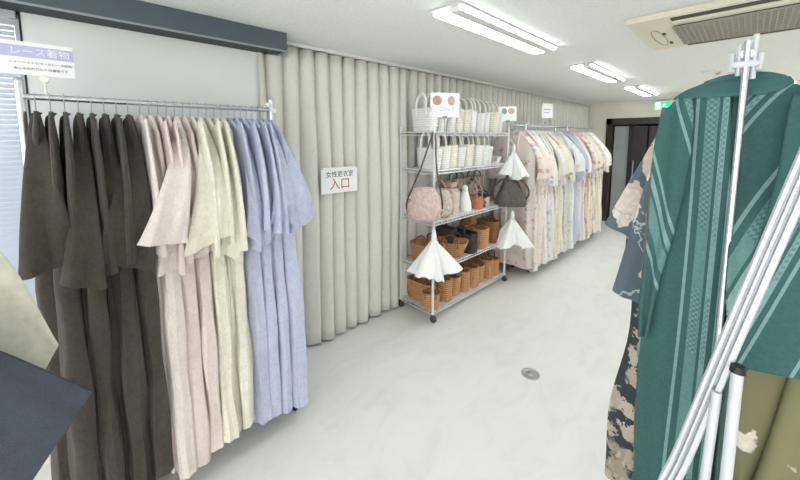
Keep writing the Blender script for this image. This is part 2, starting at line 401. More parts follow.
# ceiling air conditioner
t = thing('ceiling_air_conditioner', 'beige ceiling cassette air conditioner with a dark grid grille', 'air conditioner', (0, 0, ZC))
MB().box(-.57, .80, 2.37, 3.25, -.03, 0, .012).build('panel', M['ac'], t)
MB().box(-.37, .62, 2.60, 3.10, -.036, -.03).build('grille_backing', M['ac_dark'], t)
g = MB()
for k in range(41): x = -.37+k*.02475; g.box(x-.003, x+.003, 2.60, 3.10, -.042, -.036)
for k in range(15): y = 2.60+k*.0357; g.box(-.37, .62, y-.004, y+.004, -.044, -.036)
g.build('grille', M['ac_grid'], t)
MB().box(-.36, .66, 2.42, 2.475, -.034, -.03).build('air_slot', M['ac_dark'], t)
MB().box(-.36, .66, 2.485, 2.545, -.04, -.03, .003).build('louver', M['ac'], t)
MB().box(-.36, .66, 3.155, 3.20, -.034, -.03).build('air_slot', M['ac_dark'], t)
MB().tube([(-.47+.028*cos(a), 2.86+.23*sin(a), -.031) for a in [i*PI/14 for i in range(29)]], .003, 6).build('cover_outline', M['ac_grid'], t)
MB().box(-.44, -.425, 2.73, 2.78, -.035, -.03).box(-.44, -.425, 3.0, 3.06, -.035, -.03).build('indicator', M['ac_dark'], t)

# small ceiling detector
t = thing('ceiling_detector', 'small white ceiling detector with a pinkish tip past the air conditioner', 'detector', (-.34, 4.83, ZC))
MB().loft([[(cos(k*PI/10)*q, sin(k*PI/10)*q, z) for k in range(20)] for q, z in ((.075, 0), (.075, -.012), (.05, -.028), (.01, -.03))]).build('dome', M['lamp_body'], t)
MB().loft([[(.05+cos(k*PI/6)*q, sin(k*PI/6)*q, z) for k in range(12)] for q, z in ((.022, -.018), (.02, -.04), (.006, -.046))]).build('tip', M['photo_pink'], t)

# projection screen: slate ceiling housing with a lowered white cloth
t = thing('projection_screen', 'large white projection screen lowered from a dark slate ceiling housing', 'projection screen', (-2.3, 0, 0))
hb = MB().box(.105, .12, -1.4, 1.08, 2.262, 2.378).box(-.13, .105, 1.065, 1.08, 2.262, 2.378).box(-.13, .105, -1.4, 1.065, 2.34, 2.378)
hb.build('housing', M['slate'], t, False)
MB().box(.113, .123, -1.4, 1.083, 2.257, 2.266).box(-.13, .113, 1.073, 1.083, 2.257, 2.266).build('lower_trim', M['trim_grey'], t, False)
MB().box(-.048, .104, -1.4, 1.064, 2.263, 2.339).box(-.128, -.062, -1.4, 1.064, 2.268, 2.339).build('housing_inside', M['slate_dark'], t, False)
MB().box(-.058, -.052, -.115, .975, .75, 2.30).build('screen_cloth', M['screen'], t, False)
MB().tube([(-.055, -.125, .75), (-.055, .985, .75)], .014).build('weight_bar', M['trim_grey'], t)
MB().box(-.06, -.05, -.122, -.115, .75, 2.30).build('black_border', M['slate_dark'], t, False)

# venetian blind over the window to the left
w = MB().box(XW, XW+.03, -1.7, -.10, .72, 2.25).build('window_1', M['lamp_body'], smooth=False); structure(w)
MB().box(XW+.03, XW+.034, -1.66, -.14, .76, 2.21).build('pane', M['daylight'], w, False)
t = thing('venetian_blind', 'white venetian blind with narrow slats behind the brown kimonos', 'blind', (XW+.06, 0, 0))
sl = MB()
for k in range(62):
    z = .78+k*.0235
    sl.loft([[(-.008, y, z+.0115), (.002, y, z+.004), (.009, y, z-.0105), (.008, y, z-.011), (.001, y, z+.0035), (-.009, y, z+.011)] for y in (-1.68, -.14)])
sl.build('slats', M['blind'], t, False)
MB().box(-.02, .02, -1.69, -.13, 2.235, 2.275, .003).build('head_rail', M['blind'], t)
MB().box(-.012, .014, -1.69, -.13, .745, .765, .003).build('bottom_rail', M['blind'], t)
for y in (-1.4, -.45): MB().tube([(.016, y, .76), (.016, y, 2.24)], .0015, 6).build('cord', M['card'], t)

# pleated curtains along the left wall
XC = XW+.075
def curtain(y0, y1, seed, label):
    R = random.Random(seed); n = int((y1-y0)/.008); rows = 22; V = []; Fq = []
    npl = max(3, round((y1-y0)/.125)); jit = [R.uniform(-.3, .3) for _ in range(npl+2)]; am = [R.uniform(.7, 1.25) for _ in range(npl+2)]
    ph2 = R.uniform(0, 6)
    for i in range(rows+1):
        t = i/rows; z = 2.345-t*2.325
        for j in range(n+1):
            s = j/n; q = s*npl; k = int(q); fr = q-k
            a = am[k]*(1-fr)+am[k+1]*fr; jj = jit[k]*(1-fr)+jit[k+1]*fr
            low = min(1, t*2.2)
            ph = 2*PI*(q+jj*low*.8)
            pinch = abs(cos(ph*.5))**.55
            x = (.085*pinch-.052)*(.85+.2*low*a)+.010*sin(ph*.31+ph2)*low
            x += .006*sin(9*t+q)*low
            V.append((x, y0+s*(y1-y0)+.010*sin(ph*1.0+t*1.5)*low, z))
    for i in range(rows):
        for j in range(n):
            a = i*(n+1)+j; Fq.append((a, a+1, a+n+2, a+n+1))
    th = thing('pleated_curtain', label, 'curtain', (XC, 0, 0), 0, 'pale pleated curtains')
    o = link_mesh('drape', V, Fq, M['curtain'], th)
    md = o.modifiers.new('thick', 'SOLIDIFY'); md.thickness = .003; md.offset = 0
    MB().box(-.058, -.048, y0+.01, y1-.01, 2.28, 2.345, .002).build('heading_tape', M['curtain'], th)
    return th
curtain(.95, 2.36, 1, 'pale pleated curtain with the white paper sign pinned on it')
curtain(2.37, 3.75, 2, 'pale pleated curtain behind the steel basket shelf')
curtain(3.76, 5.70, 3, 'pale pleated curtain behind the near half of the long pastel rack')
curtain(5.71, 7.62, 4, 'pale pleated curtain behind the far half of the long pastel rack')
tag(MB().box(XC-.02, XC+.02, .93, 7.66, 2.352, ZC, .003).build('curtain_track', M['lamp_body']), 'thin white curtain track along the ceiling above the pleated curtains', 'curtain track')

# ------------------------------------------------------------------ kimonos
def robe_body(R, L=1.62, hw=(.215, .235, .26, .29), th=.013, amp=.010, seg=44, rows=30, shoulder=.2, drop=.085, front=0.):
    """closed hanging cloth body: local x across the shoulders, y thickness, z down from the neck"""
    ph = R.uniform(0, 6); k1 = 2*PI/R.uniform(.085, .12); k2 = 2*PI/R.uniform(.2, .3); ph2 = R.uniform(0, 6); wz = R.uniform(3, 5)
    rings = []
    zs = [0, -.012, -.03, -.055, -.085, -.12, -.17] + [-.17-(L-.17)*(i/(rows-7)) for i in range(1, rows-6)]
    for z in zs:
        t = -z/L
        if -z < drop: w = .045+(shoulder-.045)*(-z/drop)**.9
        else:
            w = lerp_list(hw, t)+.012*sin(wz*z*2+ph)
            if -z < .25: w = shoulder+(w-shoulder)*((-z-drop)/(.25-drop))
        g = min(1, -z/.4)
        tk = (.007+(th-.007)*min(1, -z/.15))*(1+.35*t)
        A = amp*g*(.6+.7*t)
        ring = []
        for j in range(seg):
            a = 2*PI*j/seg; c, s = cos(a), sin(a)
            x = w*math.copysign(abs(c)**.5, c); y = tk*math.copysign(abs(s)**.42, s)*(1+front*max(0., min(1., (x/w-.35)/.4))*min(1., max(0., (-z-.3)/.4)))
            x += .007*g*t*sin(y*2*PI/.034+ph)*(1 if x > 0 else -1)*abs(c)
            y += A*(sin(k1*x+ph+1.2*z)+.6*sin(k2*x+ph2-1.7*z))
            y += .003*g*sin(3*a+14*z+ph)
            ring.append((x, y, z+(.012*sin(k2*x+ph)*t if t > .97 else 0)))
        rings.append(ring)
    last = rings[-1]
    rings.append([(x*.97, y*.6, z+.03) for x, y, z in last])
    return MB().loft(rings)

def robe_sleeve(R, side, hem, hw=.10, phi=0., th=.012, slant=0., top=(.13, -.055), rows=16, seg=32, bow=.06, hw0=.07, fold=.006, lin=False, ex=.8, straight=False):
    """draped sleeve from the shoulder to its open hem; hem=(x,y,z) of the hem centre, phi turns its face outward"""
    P = bezier([(top[0], 0, top[1]), (top[0]+(hem[0]-top[0])*.55+bow*.4, hem[1]*.22, top[1]+(hem[2]-top[1])*.32), (hem[0]*.97+bow*.25, hem[1]*.65, top[1]+(hem[2]-top[1])*.68), hem], 6)
    if straight:
        A0, B0 = Vector((top[0], 0, top[1])), Vector(hem)
        P = [A0.lerp(B0, k/18) for k in range(19)]
    n = len(P)-1; rings = []; ph = R.uniform(0, 6)
    for i, p in enumerate(P):
        t = i/n; tan = (P[min(i+1, n)]-P[max(i-1, 0)]).normalized()
        nx = Vector((-tan.z, 0, tan.x)).normalized()
        a = phi if lin else phi*min(1, t*1.5)
        W = (nx*cos(a)+Vector((0, 1, 0))*sin(a)).normalized(); T = tan.cross(W).normalized()
        w = hw0+(hw-hw0)*(t if lin else min(1, t*1.1)**.8); k = th*(.7+.8*t)
        ring = []
        for j in range(seg):
            b = 2*PI*j/seg; c, s = cos(b), sin(b)
            u = w*math.copysign(abs(c)**ex, c)
            v = k*math.copysign(abs(s)**.6, s)+fold*t*(sin(u*2*PI/.075+ph+2*t)+.8*sin(u*2*PI/.16+ph*2-3*t))
            q = p+W*u+T*v; q.z += slant*u*t*t
            ring.append((q.x*side, q.y, q.z))
        rings.append(ring)
    ax = (Vector(P[-4])-Vector(P[-1])); ax = Vector((ax.x*side, ax.y, ax.z))
    ctr = Vector(P[-1]); ctr.x *= side
    inner = []
    for q in rings[-1]:
        d = Vector(q)-ctr
        inner.append(tuple(ctr+d*.86+ax*.05))
    rings.append(inner)
    rings.append([tuple(ctr+(Vector(q)-ctr)*.8+ax*.9) for q in rings[-2]])
    mb = MB(); mb.loft(rings, True, True)
    if side < 0: mb.f = [list(reversed(q)) for q in mb.f]
    return mb

def flat_sleeve(R, stations, th=.014, seg=32, fold=.004):
    """sleeve given by its upper and lower edge points (x, z); ends in an open hem"""
    up = bezier([(u[0], 0, u[1]) for u, _ in stations], 8); lo = bezier([(l_[0], 0, l_[1]) for _, l_ in stations], 8)
    rings = []; n = len(up)-1; ph = R.uniform(0, 6)
    for i, (a, b2) in enumerate(zip(up, lo)):
        t = i/n; c0 = (a+b2)/2; h_ = (a-b2)/2; ring = []
        for j in range(seg):
            q = 2*PI*j/seg; c, s_ = cos(q), sin(q)
            cc = math.copysign(abs(c)**.6, c)
            p = c0+h_*cc
            ring.append((p.x, th*(.7+.6*t)*math.copysign(abs(s_)**.6, s_)+fold*(sin(7*cc*h_.length/.1+ph+2*t)), p.z))
        rings.append(ring)
    ctr = (up[-1]+lo[-1])/2; ax = ((up[-4]+lo[-4])/2-ctr)
    rings.append([tuple(ctr+(Vector(q)-ctr)*.93+ax*.03) for q in rings[-1]])
    rings.append([tuple(ctr+(Vector(q)-ctr)*.88+ax*.95) for q in rings[-2]])
    return MB().loft(rings)

def robe_collar(R, th=.016, length=.62):
    mb = MB()
    for s in (-1, 1):
        pts = bezier([(s*.012, th*.5, -.006), (s*.034, 0, -.016), (s*.04, -th*.8, -.05), (s*.02, -th*1.25, -.25), (s*.004, -th*1.25, -length)], 6)
        mb.tube(pts, .010, 8, .0035)
    return mb

def make_robe(name, label, cat, R, material, body_kw={}, sleeves=None, group=None, collar_mat=None):
    t = thing(name, label, cat, (0, 0, 0), 0, group)
    robe_body(R, **body_kw).build('body', material, t)
    for kw in sleeves: robe_sleeve(R, **kw).build('sleeve', material, t)
    robe_collar(R, body_kw.get('th', .013)+.003).build('collar', collar_mat or material, t)
    return t

def hanger_mesh(rail_dz):
    """wire hanger: hook over the rail (rail centre rail_dz above the neck) and sloping arms"""
    mb = MB()
    hk = [(0, 0, -.012), (0, 0, rail_dz-.035), (.008, 0, rail_dz-.022)]
    hk += [(.017*cos(a), 0, rail_dz+.017*sin(a)) for a in [-.5+i*(PI+.9)/10 for i in range(11)]]
    mb.tube(hk, .0019, 6)
    for s in (-1, 1): mb.tube([(0, 0, -.012), (s*.06, 0, -.032), (s*.125, 0, -.064)], .0025, 6)
    return mb

# ---- garment rail racks
def garment_rack(label, y0, y1, x, zr, post_top, rx=.19, inset=0.):
    t = thing('garment_rack', label, 'garment rack', (x, y0, 0))
    L = y1-y0
    MB().tube([(0, 0, zr), (0, L, zr)], .0125, 12).build('rail', M['chrome'], t)
    for y in (inset, L-inset):
        MB().tube([(0, y, .12), (0, y, post_top)], .014, 12).tube([(0, y, post_top-.002), (0, y, post_top+.012)], [.016, .010], 12).build('post', M['chrome'], t)
        MB().tube([(-rx, y, .11), (rx, y, .11)], .014, 12).build('foot_bar', M['chrome'], t)
        for s in (-1, 1):
            c = MB().tube([(s*rx*.95, y, .11), (s*rx*.95, y, .06)], .008, 8).box(s*rx*.95-.02, s*rx*.95+.02, y-.012, y+.012, .05, .07, .003).build('caster', M['rubber_grey'], t)
            MB().loft([[(s*rx*.95+cos(k*PI/8)*.03, y+q, .03+sin(k*PI/8)*.03) for k in range(16)] for q in (-.01, .01)]).build('wheel', M['black'], c)
    MB().tube([(0, inset, .14), (0, L-inset, .14)], .01, 10).build('lower_bar', M['chrome'], t)
    return t

ZR = 1.862
rackA = garment_rack('chrome garment rack holding the brown, pink, cream and lavender lace kimonos', -.125, .90, -2.05, ZR, 1.925)
for i, (dx, dz) in enumerate(((.02, .03), (.035, -.005))):
    MB().loft([[(dx+cos(k*PI/6)*q, .998+i*.028+sin(k*PI/6)*q, ZR+dz+z) for k in range(12)] for q, z in ((.004, -.014), (.012, -.008), (.014, 0), (.012, .008), (.004, .014))]).tube([(0, 1.025, ZR), (dx, .998+i*.028, ZR+dz)], .004, 6).build('end_clip', M['handle_white'], rackA)

DZN = .058           # neck below the rail centre
NAME = {'brown': 'dark brown', 'pink': 'pale pink', 'cream': 'cream', 'lavender': 'lavender'}
spec = []
def disp(yc, hw, z, slant=0., x=.31): return dict(hem=(x, yc, z), hw=hw, phi=PI/2, slant=slant, th=.010, bow=.045, hw0=.013, lin=True, ex=.6, fold=.009, top=(.045, -.014))
for i in range(8): spec.append(('brown', -.085+i*.0423, {0: disp(.01, .085, -.58, .2, .32), 3: disp(-.035, .065, -.67, -.45, .325), 7: disp(-.075, .10, -.63, -.55, .305), 5: disp(-.03, .05, -.64, .5, .28)}.get(i)))
for i in range(6): spec.append(('pink', .256+i*.0355, {4: disp(-.135, .088, -.555, -.15, .345), 1: disp(-.01, .05, -.70, .2, .27), 5: disp(-.02, .045, -.66, .4, .28)}.get(i)))
for i in range(5): spec.append(('cream', .466+i*.0375, {1: disp(-.055, .11, -.60, .35, .325), 4: disp(-.07, .055, -.70, -.8, .295)}.get(i)))
for i in range(8): spec.append(('lavender', .652+i*.0325, {7: disp(.055, .08, -.60, .5, .285), 6: disp(-.05, .07, -.57, -.2, .31), 3: disp(.0, .05, -.66, .6, .27), 1: disp(-.015, .05, -.64, -.8, .29)}.get(i)))
cnt = {}; tot = {c: sum(1 for s in spec if s[0] == c) for c in NAME}
hm = hanger_mesh(DZN); hang0 = None
for c, y, d in spec:
    k = cnt.get(c, 0); cnt[c] = k+1
    R = random.Random(hash((c == 'pink', k))+len(c)*100+k)
    R = random.Random(len(c)*1000+k*17)
    place = ORD[k]+' from the left of its row' if k else 'at the left end of its row'
    if k == tot[c]-1: place = 'at the right end of its row'
    look = ' with broad front sleeve,' if d else ', edge-on,'
    label = f'{NAME[c]} lace kimono{look} {place}'
    fr = R.uniform(.9, 1.9) if k % 2 else 0.
    if c == 'brown' and k == 0: fr = 2.2
    hwj = R.uniform(.012, .035) if k % 2 else R.uniform(-.035, .0)
    d2 = d or dict(hem=(R.uniform(.235, .275), R.uniform(-.008, .008), R.uniform(-.68, -.58)), hw=R.uniform(.075, .10), phi=R.uniform(-.15, .15), slant=R.uniform(-.7, .4), th=.011, bow=.03, ex=.6)
    back = dict(hem=(.27, 0, -.62), hw=.09, phi=0, th=.010, bow=.03)
    mt = M['pink_white'] if (c == 'pink' and k in (0, 1, 4)) else M[c]
    t = make_robe('lace_kimono', label, 'kimono', R, mt,
                  dict(L=1.665+R.uniform(-.03, .03), hw=(.20+hwj, .215+hwj, .255+hwj, .285+hwj), th=.014, amp=.005, shoulder=.17+R.uniform(-.01, .01), front=fr),
                  [dict(side=1, **d2), dict(side=-1, **back)], f'{NAME[c]} lace kimonos')
    t.location = (-2.05, y, ZR-DZN); t.rotation_euler.z = R.uniform(-.03, .03)
    hl = f'thin wire hanger holding the {NAME[c]} kimono, ' + (place if k in (0, tot[c]-1) else ORD[k]+' from the left')
    if hang0 is None:
        hang0 = hm.build('wire_hanger', M['wire']); tag(hang0, hl, 'hanger', 'wire hangers on the lace kimono rack'); hang0.location = t.location
    else:
        h = hang0.copy(); col.objects.link(h); h.location = t.location; h['label'] = hl

# card on the left post of that rack
ROTX = (PI/2, 0, PI/2)
t = thing('rail_sign', 'white card with lilac heading band clipped above the brown kimonos', 'sign', (-2.02, -.063, 1.945), math.radians(-1))
MB().box(-.002, .002, -.105, .105, 0, .128, .0008).build('card', M['card'], t)
MB().box(.002, .003, -.105, .105, .068, .112).build('heading_band', M['lilac'], t)
text('レース着物', .034, (.0036, .008, .089), ROTX, M['card'], t, sx=1.0)
text('シャーベットカラーのレース生地', .0118, (.0028, .008, .047), ROTX, M['grey_ink'], t)
text('あしらわれたレトロ着物です', .0118, (.0028, .008, .024), ROTX, M['grey_ink'], t)
MB().loft([[(-.012, .012+cos(k*PI/8)*.014, -.012+sin(k*PI/8)*.014)[:3] for k in range(16)]]+[[(.006, .012+cos(k*PI/8)*.014, -.012+sin(k*PI/8)*.014) for k in range(16)]]).tube([(-.003, .012, -.024), (-.028, .012, -.055), (-.03, .012, -.075)], .004, 6).build('clip', M['handle_white'], t)

# paper sign on the curtain
t = thing('changing_room_sign', 'white paper sign with grey and red lettering pinned to the curtain', 'sign', (XC+.062, 1.56, 1.25), math.radians(-1.5))
MB().box(-.0015, .0015, -.172, .172, 0, .208, .0006).build('paper', M['card'], t)
text('女性更衣室', .052, (.002, 0, .150), ROTX, M['ink'], t)
text('入口', .098, (.002, 0, .068), ROTX, M['red_ink'], t)
for y in (-.16, .16): MB().box(-.004, .0035, y-.006, y+.006, .196, .206, .001).build('pin', M['trim_grey'], t)

# ------------------------------------------------------------------ near left rack (its garments' sleeves reach into the picture)
t = thing('garment_rack', 'chrome garment rack beside the camera holding the charcoal and ivory kimonos', 'garment rack', (-1.0, -.60, 0))
ZN = 1.62
MB().tube([(.25, 0, ZN), (-.75, 0, ZN)], .0125, 12).build('rail', M['chrome'], t)
for x in (.25, -.75):
    MB().tube([(x, 0, .03), (x, 0, ZN+.05)], .014, 12).build('post', M['chrome'], t)
    MB().tube([(x, -.22, .015), (x, .22, .015)], .014, 12).build('foot_bar', M['chrome'], t)
def side_robe(x, label, material, stations, seed):
    R = random.Random(seed)
    t = make_robe('kimono', label, 'kimono', R, material, dict(L=1.35, th=.02, hw=(.2, .2, .2, .2)),
                  [dict(side=-1, hem=(.3, 0, -.6), hw=.1, th=.012)])
    flat_sleeve(R, [((u[0]+.60, u[1]-ZN+DZN), (l_[0]+.60, l_[1]-ZN+DZN)) for u, l_ in stations]).build('sleeve', material, t)
    t.location = (x, -.60, ZN-DZN); t.rotation_euler.z = PI/2
    h = hang0.copy(); col.objects.link(h); h.location = t.location; h.rotation_euler.z = PI/2; h['group'] = 'hangers on the near left rack'
    h['label'] = 'wire hanger inside the ' + label.split(' kimono')[0] + ' kimono beside the camera'
side_robe(-1.2, 'charcoal kimono whose broad plain sleeve juts in at the lower left', M['charcoal'],
          [((-.44, 1.50), (-.46, 1.27)), ((-.29, 1.355), (-.38, 1.09)), ((-.145, 1.19), (-.31, .89)), ((-.001, 1.018), (-.235, .70))], 31)
side_robe(-1.36, 'ivory lace kimono whose sleeve hangs behind the charcoal sleeve', M['ivory'],
          [((-.42, 1.515), (-.45, 1.28)), ((-.27, 1.49), (-.38, 1.18)), ((-.15, 1.40), (-.28, 1.05)), ((-.062, 1.10), (-.16, .93))], 32)

# ------------------------------------------------------------------ the long pastel rack
XR2 = -1.95
rackB = garment_rack('chrome garment rack carrying the near half of the pastel kimonos', 3.76, 5.28, XR2, 1.84, 1.86, .12, .30)
rackC = garment_rack('chrome garment rack carrying the far half of the pastel kimonos', 5.31, 6.56, XR2, 1.84, 1.86, .12, .10)
pal = [  # base, blossoms, size, amount, words
    ((226, 214, 200), [(196, 176, 160), (232, 222, 210)], 14, .4, 'beige floral'),
    ((240, 222, 214), [(226, 190, 184), (248, 240, 234)], 12, .35, 'pale pink floral'),
    ((246, 244, 238), [(222, 206, 196), (238, 232, 222)], 10, .3, 'white'),
    ((242, 232, 228), [(214, 150, 150), (250, 246, 244)], 9, .22, 'blush pink dotted'),
    ((226, 232, 236), [(150, 176, 206), (206, 150, 150), (246, 246, 246)], 14, .45, 'white and blue floral'),
    ((246, 240, 216), [(236, 220, 170), (250, 248, 236)], 10, .35, 'cream yellow'),
    ((240, 236, 228), [(220, 210, 190)], 8, .3, 'off-white'),
    ((238, 228, 190), [(226, 206, 150), (246, 240, 220)], 9, .4, 'soft yellow'),
    ((222, 222, 214), [(196, 196, 190)], 12, .35, 'light grey'),
    ((238, 240, 236), [(180, 196, 220), (230, 210, 190)], 10, .3, 'ice white floral'),
    ((196, 208, 228), [(160, 180, 216), (236, 238, 244)], 9, .4, 'light blue'),
    ((244, 244, 240), [(226, 216, 206)], 8, .3, 'snow white'),
    ((216, 210, 226), [(180, 170, 206), (240, 236, 244)], 10, .35, 'pale lavender'),
    ((170, 186, 216), [(210, 216, 232)], 9, .3, 'cornflower blue'),
    ((222, 196, 160), [(180, 110, 60), (240, 226, 206), (120, 96, 150)], 10, .45, 'tan and orange floral'),
    ((236, 222, 214), [(200, 120, 110), (246, 236, 230), (150, 160, 190)], 12, .4, 'peach floral'),
    ((240, 232, 210), [(220, 204, 166)], 9, .35, 'ivory'),
]
tone = lambda c, k: tuple(int(p*(1-k)+q*k) for p, q in zip(c, (226, 220, 210)))
pal = [(tone(b, .5 if 'yellow' in w or w in ('ivory', 'cream yellow') else .3), [tone(c, .3) for c in s], z, a, w) for b, s, z, a, w in pal]
pm = [(floral('pastel_%s' % w.replace(' ', '_'), b, [tuple(int(p*.6+q*.4) for p, q in zip(c, b)) for c in s], z*1.5, a*1.15, seed=i), w) for i, (b, s, z, a, w) in enumerate(pal)]
protos = []
for v in range(6):
    R = random.Random(500+v)
    hwj = R.uniform(-.02, .03)
    sl = dict(hem=((.34, .27, .31, .25, .35, .29)[v], R.uniform(-.10, .0), (-.55, -.68, -.60, -.72, -.52, -.64)[v]), hw=R.uniform(.065, .105), phi=R.uniform(.7, 1.5), slant=R.uniform(-.8, .5), th=.012, bow=.0, lin=True, hw0=.014, ex=.6, top=(.045, -.014), fold=.009)
    t = make_robe('pastel_kimono', 'tmp', 'kimono', R, M['cream'], dict(L=1.665+R.uniform(-.04, .03), hw=(.205+hwj, .225+hwj, .255+hwj, .28+hwj), th=.020, amp=.012, shoulder=.15, drop=.12, front=R.uniform(0, 1.3)),
                  [dict(side=1, **sl), dict(side=-1, hem=(.27, 0, -.6), hw=.10, th=.014)], 'pastel kimonos on the long rack')
    protos.append(t)
order = [15, 0, 1, 3, 2, 4, 5, 8, 6, 7, 9, 0, 10, 8, 11, 13, 13,   12, 10, 3, 14, 15, 12, 0, 14, 11, 8, 7, 2, 16, 0]
rr = random.Random(77); used = set(); seenw = {}
for i, k in enumerate(order):
    near = i < 17
    y = 3.84+i*.085 if near else 5.37+(i-17)*.084
    m_, w_ = pm[k]
    src = protos[i % 6] if i % 6 not in used else None
    j = (i*5+i//6) % 6
    rack = 'near' if near else 'far'
    pos = i if near else i-17; n_ = 17 if near else 14
    lab = f'{w_} kimono, {ORD[pos]} from the {"shelf" if near else "near"} end of the {rack} pastel rack'
    if j not in used:
        used.add(j); t = protos[j]; t['label'] = lab
        t.location = (XR2, y, 1.84-DZN); t.rotation_euler.z = rr.uniform(-.08, .08)
    else:
        t = copy_tree(protos[j], (XR2, y, 1.84-DZN), rr.uniform(-.08, .08), lab)
    for ch in t.children:
        ch.material_slots[0].link = 'OBJECT'; ch.material_slots[0].material = m_
    h = hang0.copy(); col.objects.link(h); h.location = t.location; h['group'] = 'hangers on the pastel racks'
    h['label'] = 'thin wire hanger inside a pastel kimono on the long rack by the curtains'
def rail_card(y, z, w, hgt, label, x=XR2+.03):
    t = thing('rail_card', label, 'sign', (x, y, z), -.5)
    MB().box(-.0015, .0015, -w/2, w/2, .02, .02+hgt, .0006).build('card', M['card'], t)
    MB().tube([(-.004, 0, .03), (-.004, 0, -.04)], .003, 6).box(-.030, .0, -.010, .010, -.05, -.035, .002).build('clip', M['trim_grey'], t)
    MB().box(.0015, .0022, -w*.32, w*.32, .02+hgt*.55, .02+hgt*.65).box(.0015, .0022, -w*.32, w*.2, .02+hgt*.35, .02+hgt*.42).build('print', M['lilac'], t)
rail_card(4.60, 1.93, .17, .19, 'small white card clipped on the rail above the pastel kimonos')

# ------------------------------------------------------------------ steel wire shelf
SX0, SX1, SY0, SY1 = -2.345, -1.925, 2.29, 3.59
SZ = [.105, .50, .94, 1.405, 1.75]
sh = thing('wire_shelf', 'chrome wire shelf on casters stacked with white and brown basket bags', 'shelf', (SX0, SY0, 0))
W_, L_ = SX1-SX0, SY1-SY0
for x in (0, W_):
    for y in (0, L_):
        MB().tube([(x, y, .075), (x, y, 1.79)], .0125, 12).tube([(x, y, 1.79), (x, y, 1.80)], [.0135, .008], 12).build('post', M['shelf_white'], sh)
        c = MB().tube([(x, y, .085), (x, y, .05)], .009, 8).box(x-.017, x+.017, y-.012, y+.012, .045, .07, .003).build('caster', M['rubber_grey'], sh)
        MB().loft([[(x+.008+cos(k*PI/9)*q, y+d, .033+sin(k*PI/9)*q) for k in range(18)] for q, d in ((.02, -.014), (.032, -.011), (.032, .011), (.02, .014))]).build('wheel', M['rubber_grey'], c)
for z in SZ:
    s = MB()
    for dz in (0, -.028):
        for y in (0, L_): s.tube([(0, y, z+dz-.006), (W_, y, z+dz-.006)], .005, 6)
        for x in (0, W_): s.tube([(x, 0, z+dz-.006), (x, L_, z+dz-.006)], .005, 6)
    for k in range(50): y = .02+k*(L_-.04)/49; s.tube([(0, y, z-.003), (W_, y, z-.003)], .003, 5)
    for x in (W_*.33, W_*.67): s.tube([(x, 0, z-.011), (x, L_, z-.011)], .004, 6)
    for k in range(26):
        for x in (0, W_): s.tube([(x, L_*k/26, z-.006), (x, L_*(k+.5)/26, z-.034)], .0025, 4).tube([(x, L_*(k+.5)/26, z-.034), (x, L_*(k+1)/26, z-.006)], .0025, 4)
    s.box(.012, W_-.012, .012, L_-.012, z-.0012, z-.0004)
    s.build('shelf_deck', M['shelf_white'], sh)

# ---- bags
def rrect(w, d, n=28, e=.55):
    out = []
    for k in range(n):
        a = 2*PI*k/n; c, s = cos(a), sin(a)
        out.append((w*math.copysign(abs(c)**e, c), d*math.copysign(abs(s)**e, s)))
    return out
def basket_body(w, d, h, taper=.88, rows=7, sag=0):
    mb = MB(); rings = []; n = 28
    st = rows*4
    for i in range(st+1):
        t = i/st; k = taper+(1-taper)*t; bulge = 1+.022*abs(sin(PI*rows*t))
        rings.append([(x*k*bulge, y*k*bulge, h*t-sag*t*(1-abs(x/w))) for x, y in rrect(w, d, n)])
    top = rings[-1]
    rings.append([(x*1.03, y*1.03, z+.006) for x, y, z in top])
    rings.append([(x*.93, y*.9, z+.004) for x, y, z in top])
    rings.append([(x*.88*taper, y*.86*taper, .02) for x, y in rrect(w, d, n)])
    return mb.loft(rings)
def basket(name, label, cat, w, d, h, handle_h, hw, body_m, handle_m, taper=.88, group=None, lean=0., rows=7, n_handles=2, hr=.006):
    t = thing(name, label, cat, (0, 0, 0), 0, group)
    basket_body(w, d, h, taper, rows).build('body', body_m, t)
    for s in ((-1, 1) if n_handles == 2 else (0,)):
        y = s*d*.92
        pts = bezier([(-hw, y, h*.72), (-hw, y, h), (-hw*.86, y*.9, h+handle_h*.62), (0, y*.75, h+handle_h), (hw*.86, y*.9, h+handle_h*.62), (hw, y, h), (hw, y, h*.72)], 6)
        MB().tube(pts, hr, 8).build('handle', handle_m, t)
    return t
gw = 'white woven handbags on the steel shelf'
b0 = basket('basket_bag', 'tmp', 'basket bag', .15, .054, .205, .135, .065, M['white_basket'], M['handle_white'], .86, gw, rows=6, hr=.012)
b1 = basket('basket_bag', 'tmp', 'basket bag', .155, .058, .215, .125, .07, M['cream_basket'], M['handle_white'], .9, gw, rows=8, hr=.010)
b2 = basket('basket_bag', 'tmp', 'basket bag', .145, .056, .19, .16, .06, M['white_basket'], M['handle_white'], .82, gw, rows=5, hr=.013)
usedb = set()
def put_white(k, loc, rz, lab):
    src = (b0, b1, b2)[k]
    if k not in usedb: usedb.add(k); src.location = loc; src.rotation_euler.z = rz; src['label'] = lab
    else: copy_tree(src, loc, rz, lab)
top = [(0, 2.37), (2, 2.49), (0, 2.62), (1, 2.75), (1, 2.88), (0, 3.00), (2, 3.125), (0, 3.245), (1, 3.37), (0, 3.49)]
for i, (k, y) in enumerate(top):
    put_white(k, (-2.10+rnd.uniform(-.02, .02), y, SZ[4]), rnd.uniform(-.12, .12), ('cream' if k == 1 else 'white')+' woven handbag on the top shelf, '+ORD[i]+' from the window end')
sec = [(2, 2.38), (0, 2.50), (1, 2.64), (2, 2.77), (1, 2.90), (0, 3.06), (0, 3.18), (2, 3.30)]
for i, (k, y) in enumerate(sec):
    put_white(k, (-2.08+rnd.uniform(-.02, .02), y, SZ[3]), rnd.uniform(-.12, .12), ('cream' if k == 1 else 'white')+' woven handbag on the second shelf down, '+ORD[i]+' from the window end')
